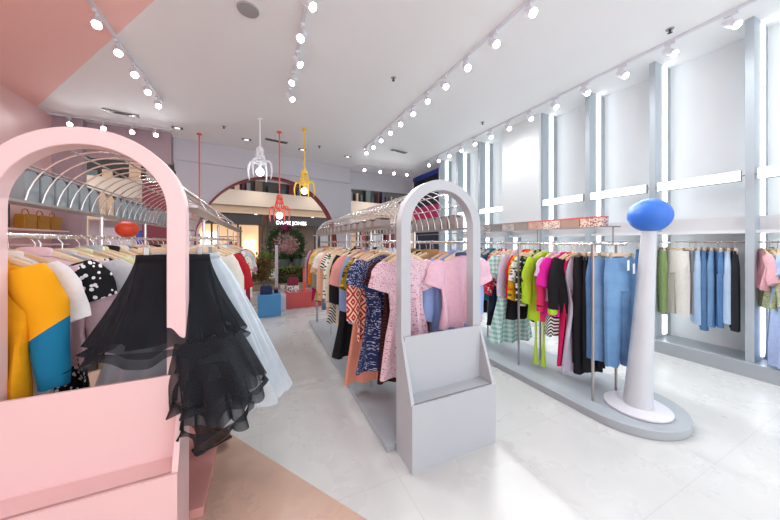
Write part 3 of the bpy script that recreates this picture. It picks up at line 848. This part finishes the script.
# ------------------------------------------------------------------ ceiling lights
def lamp(parent, loc, rot, energy, col=(.93, .97, 1), size=1.9, blend=.8, rad=.05):
    l = bpy.data.lights.new('lamp', 'SPOT'); l.energy = energy; l.color = col; l.spot_size = size; l.spot_blend = blend
    l.shadow_soft_size = rad
    o = bpy.data.objects.new('lamp', l); C.objects.link(o); o.parent = parent; o.location = loc; o.rotation_euler = rot
    return o
SPOT_E = 30
def spotlight(x, y, aim, label, group, energy=None, z=4.0):
    t = thing('track_spotlight', label, 'spotlight', (x, y, z), 0, group)
    d = Vector(aim).normalized()
    MB().box(-.018, .018, -.05, .05, -.06, -.025).build('adapter', 'white_gloss', t, smooth=False)
    MB().tube([(0, 0, -.06), (0, 0, -.11)], .01, 8).build('stem', 'white_gloss', t)
    c = Vector((0, 0, -.15))
    MB().tube([c - d * .075, c - d * .07, c + d * .07], .048, 20, rr=[.028, .042, .046]).build('housing', 'white_gloss', t)
    MB().tube([c + d * .0695, c + d * .073], .038, 20).build('lens', 'lens', t)
    q = d.to_track_quat('-Z', 'Y').to_euler()
    lamp(t, c + d * .085, q, energy or SPOT_E)
def track(x, y0, y1, label):
    o = MB().box(-.018, .018, y0, y1, 3.972, 4.0).build('light_track', 'white_gloss', loc=(x, 0, 0), smooth=False)
    tag(o, label, 'light track')
tracks = [('left', -1.6, 3.55, 6.0, 6), ('middle', .43, 2.35, 4.8, 6), ('right', 2.5, 1.51, 6.9, 12), ('wall', 4.6, .70, 7.2, 14)]
desc = {'left': 'left ceiling track', 'middle': 'short middle ceiling track', 'right': 'long right-of-centre ceiling track', 'wall': 'ceiling track along the right wall'}
for nm, x, y0, y1, n in tracks:
    track(x, -3.2, y1 + .2, 'thin white ' + desc[nm] + ' running along the shop')
    for i in range(n):
        y = y0 + (y1 - y0) * i / (n - 1)
        aim = (-.15 - .1 * (i % 2), -.75, -.75)
        if nm == 'left': aim = (.35, -.75, -.8)
        if nm == 'middle': aim = (.5 if i % 2 else -.4, -.55, -.8)
        spotlight(x, y, aim, 'white spotlight, %s from near end, %s' % (ordn[i], desc[nm]), 'spotlights on the ' + desc[nm])
    for i in range(4):  # unseen spotlights added on the near track stretches as front fill light
        y = y0 - .6 - i * .95
        if y < -3: break
        spotlight(x, y, (.05 if x < 1 else -.05, .85, -.65), 'unseen white spotlight added for front fill, %s back, %s' % (ordn[i], desc[nm]), 'spotlights on the ' + desc[nm], SPOT_E * .3)
for (xs, y0, dn, aim, gy) in (((-3.45, -2.95, -2.5, -2.1), 7.7, 'rear track over the pink rack', (.45, -.85, -.5), 7.7), ((3.05, 3.6, 4.1, 4.6), 8.6, 'rear track over the grey rack', (-.3, -.85, -.5), 8.6)):
    o = MB().box(xs[0] - .3, xs[-1] + .3, gy - .018, gy + .018, 3.972, 4.0).build('light_track', 'white_gloss', smooth=False)
    tag(o, 'short white ' + dn + ' running across the ceiling', 'light track')
    for i, x in enumerate(xs):
        spotlight(x, gy, aim, 'small white spotlight, %s from the left on the %s' % (ordn[i], dn), 'spotlights on the ' + dn)

# ceiling fittings
def disc(name, x, y, r, mat, label, cat, group=None, h=.015):
    o = MB().lathe([(r * .96, -h), (r, -h * .5), (r, 0)], 32).build(name, mat, loc=(x, y, 4.0)); return tag(o, label, cat, group)
disc('ceiling_speaker', -.126, 3.37, .11, 'speaker', 'round grey speaker grille flush in the white ceiling', 'speaker')
for k, (x, y) in enumerate(((-2.45, 7.1), (.35, 7.45), (3.45, 6.9))):
    t = thing('air_vent', 'slotted grey air vent in the ceiling, ' + ['near the pink wall', 'behind the red pendant', 'above the grey rack far end'][k], 'air vent', (x, y, 4.0), .2, 'ceiling air vents')
    MB().box(-.26, .26, -.07, .07, -.012, 0).build('frame', 'speaker', t, smooth=False)
    for q in (-.035, 0, .035):
        MB().box(-.24, .24, q - .01, q + .01, -.018, -.012).build('slat', 'dark', t, smooth=False)
for k, (x, y, w) in enumerate(((-.66, 3.0, 'beside the grey speaker'), (1.83, 3.85, 'between the middle and right tracks'), (4.36, 1.61, 'near the right wall track'), (4.2, 4.5, 'far along the right wall'), (-.73, 7.0, 'left of the white pendant'), (1.38, 7.4, 'right of the yellow pendant'))):
    t = thing('ceiling_sprinkler', 'small dark sprinkler head on the ceiling ' + w, 'sprinkler', (x, y, 4.0), 0, 'ceiling sprinklers')
    MB().lathe([(.035, -.008), (.04, 0)], 20).build('escutcheon', 'speaker', t)
    MB().lathe([(.012, -.05), (.024, -.045), (.01, -.035), (.014, -.008)], 14).build('nozzle', 'dark', t)
for k, (x, y, w) in enumerate(((-1.66, 7.5, 'above the left end of the soffit'), (-.32, 7.65, 'left of the red pendant rod'), (1.01, 7.85, 'behind the yellow pendant'), (2.3, 7.95, 'above the right end of the soffit'))):
    t = thing('downlight', 'recessed square downlight in the ceiling ' + w, 'downlight', (x, y, 4.0), .2, 'recessed downlights')
    MB().box(-.1, .1, -.06, .06, -.012, 0).build('trim', 'vent', t, smooth=False)
    MB().box(-.045, .045, -.035, .035, -.016, -.012).build('lens', 'lightbox', t, smooth=False)

# claw pendants
def pendant(x, y, ztop, s, mat, label, top=4.0):
    t = thing('pendant_lamp', label, 'pendant lamp', (x, y, ztop))
    MB().tube([(0, 0, 0), (0, 0, top - ztop)], .014, 10).build('rod', mat, t)
    MB().lathe([(.05, top - ztop - .03), (.05, top - ztop)], 20).build('ceiling_cap', mat, t)
    S = lambda L: [(r * s, z * s) for r, z in L]
    MB().lathe(S([(.06, -.10), (.075, -.095), (.075, -.06), (.06, -.055), (.06, -.015), (.03, 0)]), 24).build('collar', mat, t)
    for k in range(4):
        a = PI / 4 + k * PI / 2 + .25; ca, sa = math.cos(a), math.sin(a)
        pts = [(r * s * ca, r * s * sa, z * s) for r, z in ((.055, -.09), (.08, -.17), (.105, -.26), (.125, -.33))]
        MB().tube(pts, .016 * s, 8).build('strut', mat, t)
        pts = [(r * s * ca, r * s * sa, z * s) for r, z in ((.115, -.31), (.16, -.285), (.205, -.30), (.235, -.37), (.25, -.46), (.245, -.55), (.225, -.65))]
        MB().tube(pts, .02 * s, 8, rr=[v * s for v in (.02, .02, .021, .02, .018, .014, .007)]).build('claw', mat, t)
    ring = [(.115 * s * math.cos(q), .115 * s * math.sin(q), -.315 * s) for q in [2 * PI * i / 28 for i in range(29)]]
    MB().tube(ring, .013 * s, 8, False).build('ring', mat, t)
    ring = [(.085 * s * math.cos(q), .085 * s * math.sin(q), -.2 * s) for q in [2 * PI * i / 28 for i in range(29)]]
    MB().tube(ring, .010 * s, 8, False).build('ring', mat, t)
    MB().lathe(S([(.025, -.42), (.03, -.36), (.03, -.30), (.012, -.29), (.008, -.1)]), 16).build('socket', mat, t)
    b = MB().ball((0, 0, -.50 * s), .075 * s, .075 * s, .08 * s, 20, 14).build('bulb', 'bulb', t)
    return t
pendant(-.018, 6.27, 3.43, 1.02, 'p_white', 'white claw pendant lamp on a long rod, leftmost of the tall three')
pendant(.38, 6.8, 2.57, .95, 'p_red', 'red claw pendant lamp hanging lowest above the aisle')
pendant(.87, 6.4, 3.09, .93, 'p_yellow', 'yellow claw pendant lamp on a yellow rod')
pendant(-1.29, 7.7, 2.52, .72, 'p_red', 'small red claw pendant lamp hanging beyond the pink rack')

# ------------------------------------------------------------------ plinths with bags at the shop front
o = MB().box(-.06, .37, 6.1, 6.5, 0, .43).build('display_plinth', 'p_blue', bevel=.006, smooth=False); tag(o, 'sky blue display plinth at the end of the aisle', 'plinth')
o = MB().box(.38, .5, 6.55, 6.9, 0, .34).build('display_plinth', 'white_gloss', bevel=.006, smooth=False); tag(o, 'narrow white display plinth between blue and coral plinths', 'plinth')
o = MB().box(.505, 1.3, 6.65, 7.1, 0, .345).build('display_plinth', 'p_coral', bevel=.006, smooth=False); tag(o, 'coral red display plinth at the end of the aisle', 'plinth')
def bag(loc, w, d, h, mat, label, rz=0):
    t = thing('handbag', label, 'handbag', loc, rz)
    poly = [(-w / 2, 0), (w / 2, 0), (w * .5, h * .55), (w * .42, h * .8), (-w * .42, h * .8), (-w * .5, h * .55)]
    MB().prism(poly, 'y', -d / 2, d / 2).build('body', mat, t, bevel=.012)
    MB().prism([(-w * .44, h * .82), (w * .44, h * .82), (w * .47, h * .5), (0, h * .36), (-w * .47, h * .5)], 'y', -d / 2 - .008, -d / 2).build('flap', mat, t, bevel=.003)
    hp = [(w * .28 * math.cos(a), 0, h * .8 + h * .3 * math.sin(a)) for a in [PI * i / 12 for i in range(13)]]
    MB().tube(hp, .008, 8).build('handle', mat, t)
    return t
bag((.10, 6.3, .43), .22, .12, .22, 'leather_navy', 'navy handbag standing on the sky blue plinth', -.2)
t = bag((.29, 6.34, .43), .08, .06, .10, 'black', 'tiny black handbag beside the navy handbag', -.2)
o = MB().box(-.13, .13, -.08, .08, 0, .15).build('shoe_box', 'floral:#f0eeea,#7a8a6c,#3c3c3c:30', loc=(.67, 6.85, .345), smooth=False, bevel=.004)
tag(o, 'white printed box carrying the wine red handbag', 'box')
bag((.67, 6.85, .495), .24, .12, .22, 'leather_wine', 'wine red handbag on a printed box on coral plinth', -.15)
o = MB().lathe([(.035, 0), (.035, .005), (.008, .02), (.008, .08), (.045, .12), (.05, .19), (.042, .19)], 20).build('goblet', 'white_gloss', loc=(.44, 6.72, .34)); tag(o, 'white goblet standing on the narrow white plinth', 'goblet')
o = MB().box(-.03, .03, -.03, .03, 0, .52).build('display_post', 'p_red', loc=(.94, 6.95, .345), bevel=.004, smooth=False); tag(o, 'orange red post standing on the coral plinth', 'post')
t = thing('security_gate', 'slim pale security gate at the shop entrance', 'security gate', (.36, 7.75, 0))
MB().box(-.03, .03, -.2, .2, .06, 1.42).build('panel', 'lilac_wall', t, bevel=.02)
MB().box(-.06, .06, -.25, .25, 0, .06).build('foot', 'speaker', t, bevel=.01)

# left wall shelf with goods
o = MB().box(-3.75, -3.45, 4.6, 7.7, 1.69, 1.72).build('wall_shelf', 'pink', smooth=False); tag(o, 'pink shelf on the left wall behind the pink rack', 'shelf')
o = MB().box(-3.75, -3.45, 4.6, 7.7, 1.44, 1.47).build('wall_shelf', 'pink', smooth=False); tag(o, 'lower pink shelf on the left wall', 'shelf')
for k, y in enumerate((5.5, 6.2)):
    t = thing('picture_frame', 'dark olive framed picture on pink wall shelf, %s' % ('nearer one' if k == 0 else 'farther one'), 'picture', (-3.6, y, 1.72), 0, 'pictures on the pink shelf')
    MB().box(-.015, .015, -.3, .3, 0, .4).build('frame', 'dark', t, smooth=False)
    MB().box(.015, .018, -.26, .26, .04, .36).build('picture', 'floral:#4c4a30,#8a7a3c,#5a5c4c:8', t, smooth=False)
for k in range(3):
    bag((-3.55, 6.75 + k * .33, 1.72), .28, .13, .30, 'leather_ochre', 'ochre handbag on the pink wall shelf, %s of three' % ['nearest', 'middle', 'farthest'][k], PI / 2)

# ------------------------------------------------------------------ the mall outside
def facade(x, dy=0): return (x, 16 + .203 * x + dy)
def fbox(name, x0, x1, y0, y1, z0, z1, mat, parent=None, bev=0):
    # box on the facade line; x along the facade
    c = (x0 + x1) / 2; h = (x1 - x0) / 2 / .98
    return MB().box(-h, h, y0, y1, z0, z1).build(name, mat, parent, smooth=False, loc=(c, 16 + .203 * c, 0), rot=(0, 0, RW), bevel=bev)
o = fbox('balcony', -9.0, 9.5, -.3, .0, 3.3, 4.05, 'beige'); tag(o, 'beige mall balcony front seen across the concourse', 'balcony')
o = fbox('bulkhead', -9.0, 9.5, -.1, .3, 2.93, 3.29, 'beige_dark'); tag(o, 'tan bulkhead band under the mall balcony', 'bulkhead')
for x in (-7, -3.5, -.5, 2.5, 6):
    d = MB().lathe([(.07, -.385), (.08, -.36)], 16).build('downlight', 'lightbox', o, loc=(x, -.6, 0)); d.location = (x, -.0, 3.29)
    lamp(o, (x, -1.2, 4.6), (0, 0, 0), 55, (1, .92, .84), 2.6)
def shop(name_label, x0, x1, fasc, glass, items, sign=None):
    c = (x0 + x1) / 2
    t = thing('storefront', name_label, 'storefront', (c, 16 + .203 * c, 0), RW)
    h = (x1 - x0) / 2 / .98
    MB().box(-h, h, .0, .25, 2.4, 2.92).build('fascia', fasc, t, smooth=False)
    MB().box(-h, h, .9, .95, 0, 2.4).build('back_wall', glass, t, smooth=False)
    n = max(1, int(2 * h / 1.1))
    for k in range(n + 1):
        x = -h + 2 * h * k / n
        MB().box(x - .04, x + .04, .02, .1, 0, 2.4).build('mullion', fasc, t, smooth=False)
    for (x, z, w, hh, m) in items:
        MB().box(x - w / 2, x + w / 2, .5, .8, z, z + hh).build('display', m, t, smooth=False)
    if sign:
        cu = bpy.data.curves.new('sign', 'FONT'); cu.body = sign; cu.size = .27; cu.space_character = 1.05; cu.extrude = .02; cu.align_x = 'CENTER'
        o = bpy.data.objects.new('tmp', cu); C.objects.link(o)
        me = bpy.data.meshes.new_from_object(o.evaluated_get(bpy.context.evaluated_depsgraph_get()))
        C.objects.unlink(o); bpy.data.objects.remove(o)
        s = bpy.data.objects.new('sign_lettering', me); C.objects.link(s); me.materials.clear(); me.materials.append(M('sign_white'))
        s.parent = t; s.location = (-.72, -.03, 2.45); s.rotation_euler = (PI / 2, 0, 0)
        s['label'] = 'glowing white sign lettering'
    return t
shop('warm lit storefront across the mall left of the wreath', -3.2, .05, 'shop_dark', 'shop_glow', [(1.2, .7, .5, .9, 'shop_white'), (.2, .5, .7, .5, 'beige'), (.75, 0, .06, 2.3, 'wood_panel'), (-.25, 0, .06, 2.3, 'wood_panel'), (.25, 1.2, 1.2, .04, 'wood_panel'), (.3, 1.24, .12, .3, 'curtain'), (.55, 1.24, .1, .25, 'leather_ochre'), (-1.0, 1.0, .8, .04, 'wood_panel'), (.2, 1.75, 1.0, .04, 'wood_panel'), (-.6, .6, .7, 1.4, 'shop_white'), (-1.3, 1.4, .6, .5, 'royal')])
shop('dark storefront with white lit lettering behind the wreath', .32, 4.15, 'shop_dark', 'wood_panel', [(-1.2, .6, .5, 1.2, 'shop_dark'), (.6, .9, .8, .8, 'wood_panel'), (1.4, .8, .5, 1.2, 'speaker')], 'DAVIE JONES')
shop('dim storefront across the mall seen through grey rack cage', 4.45, 9.4, 'lilac_wall', 'wood_panel', [(-1.6, .5, .8, 1.6, 'box_tan'), (-.6, .5, .3, 1.8, 'red_gloss'), (.4, .6, .9, 1.5, 'speaker'), (1.6, .5, .7, 1.7, 'curtain')])
shop('dark storefront across the mall seen through pink rack cage', -8.8, -3.45, 'beige_dark', 'mauve', [(-1.6, .5, .7, 1.5, 'leather_ochre'), (-.6, .5, .8, 1.2, 'shop_dark'), (.6, .6, .7, 1.5, 'mauve'), (1.6, .5, .6, 1.5, 'royal')])
o = fbox('curtain', -4.5, -3.6, -.5, -.42, 1.3, 4.0, 'curtain'); tag(o, 'dark wine red banner hanging on the mall balcony', 'banner')
uc = 0
for (x0, x1, lab) in ((-9, -1.7, 'upper floor shop seen above pink rack'), (-1.6, 3.6, 'upper floor shop seen through the red arch top'), (3.8, 11.5, 'upper floor shop seen above the grey rack')):
    c = (x0 + x1) / 2
    t = thing('storefront', lab + ', dark with hanging clothes', 'storefront', (c, 18 + .203 * c, 4.06), RW)
    h = (x1 - x0) / 2
    MB().box(-h, h, .0, .1, 0, 3.4).build('back_wall', 'shop_dark', t, smooth=False)
    MB().box(-h, h, -1.8, 0, -.04, 0).build('floor_slab', 'beige', t, smooth=False)
    MB().box(-h, h, -.3, -.0, 1.35, 1.6).build('fascia', 'wood_panel', t, smooth=False)
    r2 = random.Random(int(x0 * 10)); x = -h + .2
    while x < h - .2:
        w = r2.uniform(.12, .4); hh = r2.uniform(.5, 1.2)
        MB().box(x, x + w, -.3, -.15, .05, .05 + hh).build('display', r2.choice(['wood_panel', 'speaker', 'shop_dark', 'box_greige', 'curtain', 'vent', 'box_tan', 'navy', 'pot']), t, smooth=False)
        x += w + r2.uniform(.05, .35)
struct(MB().box(-12, 14, 9.9, 24, 7.6, 7.7).build('ceiling_light_block', 'beige', smooth=False))  # unseen slab added over the mall to keep sky light out
struct(MB().box(-12, 14, 20.6, 20.7, 0, 7.6).build('wall_mall', 'beige_dark', smooth=False))
# blue shop beyond the end of the right wall
t = thing('storefront', 'navy storefront with royal blue top band and pink panel', 'storefront', (5.43, 8.53, 0))
for nm, m, z0, z1, ex in (('lower_panel', 'navy', 0, 1.95, 0), ('blue_panel', 'royal', 1.95, 2.28, 0), ('pink_panel', 'magenta', 2.28, 2.8, .02), ('navy_panel', 'navy', 2.8, 3.3, 0), ('dark_panel', 'black', 3.3, 3.82, 0), ('blue_band', 'royal', 3.82, 3.985, .03)):
    MB().box(-ex, .2, -1.06, 1.05, z0, z1).build(nm, m, t, smooth=False)

# planting outside the entrance
def leaves(fn, n, size, seed, flat=.5):
    r = random.Random(seed); mb = MB()
    for i in range(n):
        p = Vector(fn(r)); d = Vector((r.uniform(-1, 1), r.uniform(-1, 1), r.uniform(-.4, 1))).normalized()
        a = d.orthogonal().normalized(); a.rotate(Matrix.Rotation(r.uniform(0, 6.28), 3, d)); b = d.cross(a)
        s = size * r.uniform(.6, 1.3)
        mb.add([p - a * s, p + b * s * flat + d * s * .15, p + a * s, p - b * s * flat + d * s * .15], [(0, 1, 2, 3)])
    return mb
o = MB().box(-.9, 2.4, 9.45, 11.2, 0, .18).build('planter_bed', 'brass', smooth=False, bevel=.01); tag(o, 'low stone edged planting bed outside the red arch', 'planter')
for k, (x0, x1, y, z0, z1, m, lab) in enumerate(((.42, 2.2, 9.7, .18, .42, 'leaf', 'low dark green hedge in front of the pots'), (.42, 2.2, 10.15, .18, .66, 'leaf_light', 'light green hedge behind the low dark hedge'))):
    t = thing('hedge', lab, 'hedge', ((x0 + x1) / 2, y, .18))
    w = (x1 - x0) / 2
    MB().box(-w + .05, w - .05, -.12, .12, 0, z1 - z0 - .06).build('core', 'soil', t, smooth=False)
    leaves(lambda r: (r.uniform(-w, w), r.uniform(-.2, .2), r.uniform(0, z1 - z0)), 1500, .04, k + 3).build('foliage', m, t, smooth=False)
for k, x in enumerate((.75, 1.2)):
    t = thing('flower_pot', 'grey pot with greenery behind the hedge, %s one' % ('left' if k == 0 else 'right'), 'pot', (x, 10.5, .18), 0, 'grey pots behind the hedge')
    MB().lathe([(.13, 0), (.15, .4), (.19, .72), (.17, .72), (.16, .66)], 20).build('pot', 'pot', t)
    leaves(lambda r: (r.gauss(0, .1), r.gauss(0, .1), .74 + abs(r.gauss(0, .09))), 250, .05, 20 + k).build('foliage', 'leaf', t, smooth=False)
t = thing('flower_wreath', 'large round green wreath with pink blossoms outside the red arch', 'wreath', (.82, 10.9, .18))
def wr(r):
    a = r.uniform(0, 2 * PI); q = .56 + r.gauss(0, .07); return (q * math.cos(a), r.gauss(0, .08), 1.22 + q * math.sin(a))
leaves(wr, 2200, .05, 5).build('greenery', 'leaf', t, smooth=False)
leaves(lambda r: (r.gauss(0, .22), r.gauss(-.05, .07), 1.0 + r.gauss(0, .22)), 700, .05, 6, .8).build('blossoms', 'blossom', t, smooth=False)
leaves(lambda r: (r.gauss(0, .1), r.gauss(-.05, .05), 1.83 + r.gauss(0, .06)), 140, .05, 8, .8).build('top_blossoms', 'blossom_hot', t, smooth=False)
MB().tube([(.58 * math.cos(a), .02, 1.22 + .58 * math.sin(a)) for a in [2 * PI * i / 40 for i in range(41)]], .03, 8, False).build('hoop', 'soil', t)
for s in (-.3, .3): MB().tube([(s, .05, 0), (s, .03, .75)], .02, 8).build('support', 'soil', t)
for k, (x, y, h, m) in enumerate(((-.55, 9.75, .9, 'leaf_rust'), (.0, 9.8, 1.0, 'leaf_rust'), (.12, 10.6, 1.15, 'leaf_light'), (-.6, 10.5, 1.2, 'leaf'))):
    t = thing('shrub', '%s shrub in the planting bed left of the wreath' % ['low rust brown', 'rust and tan leafy', 'tall light green', 'tall dark green'][k], 'shrub', (x, y, .18))
    leaves(lambda r: (max(-.26, min(.26, r.gauss(0, .14))), max(-.24, min(.24, r.gauss(0, .12))), r.uniform(.1, 1) * (h - .2)), 700, .055, 30 + k).build('foliage', m, t, smooth=False)
    for q in range(4): MB().tube([(0, 0, 0), (.08 * math.cos(q * 1.6), .08 * math.sin(q * 1.6), h * .6)], .01, 6).build('stem', 'soil', t)

# ------------------------------------------------------------------ world and view
w = bpy.data.worlds.new('world'); sc.world = w; w.use_nodes = True
bg = w.node_tree.nodes['Background']; bg.inputs[0].default_value = (.92, .95, 1, 1); bg.inputs[1].default_value = 1.5
sc.view_settings.view_transform = 'Standard'; sc.view_settings.look = 'None'; sc.view_settings.gamma = 1
sc.view_settings.use_curve_mapping = False; sc.view_settings.exposure = 0.72
try:
    sc.cycles.use_denoising = True; sc.cycles.max_bounces = 10; sc.cycles.diffuse_bounces = 5; sc.cycles.transparent_max_bounces = 16
    sc.cycles.sample_clamp_indirect = 6
except Exception: pass
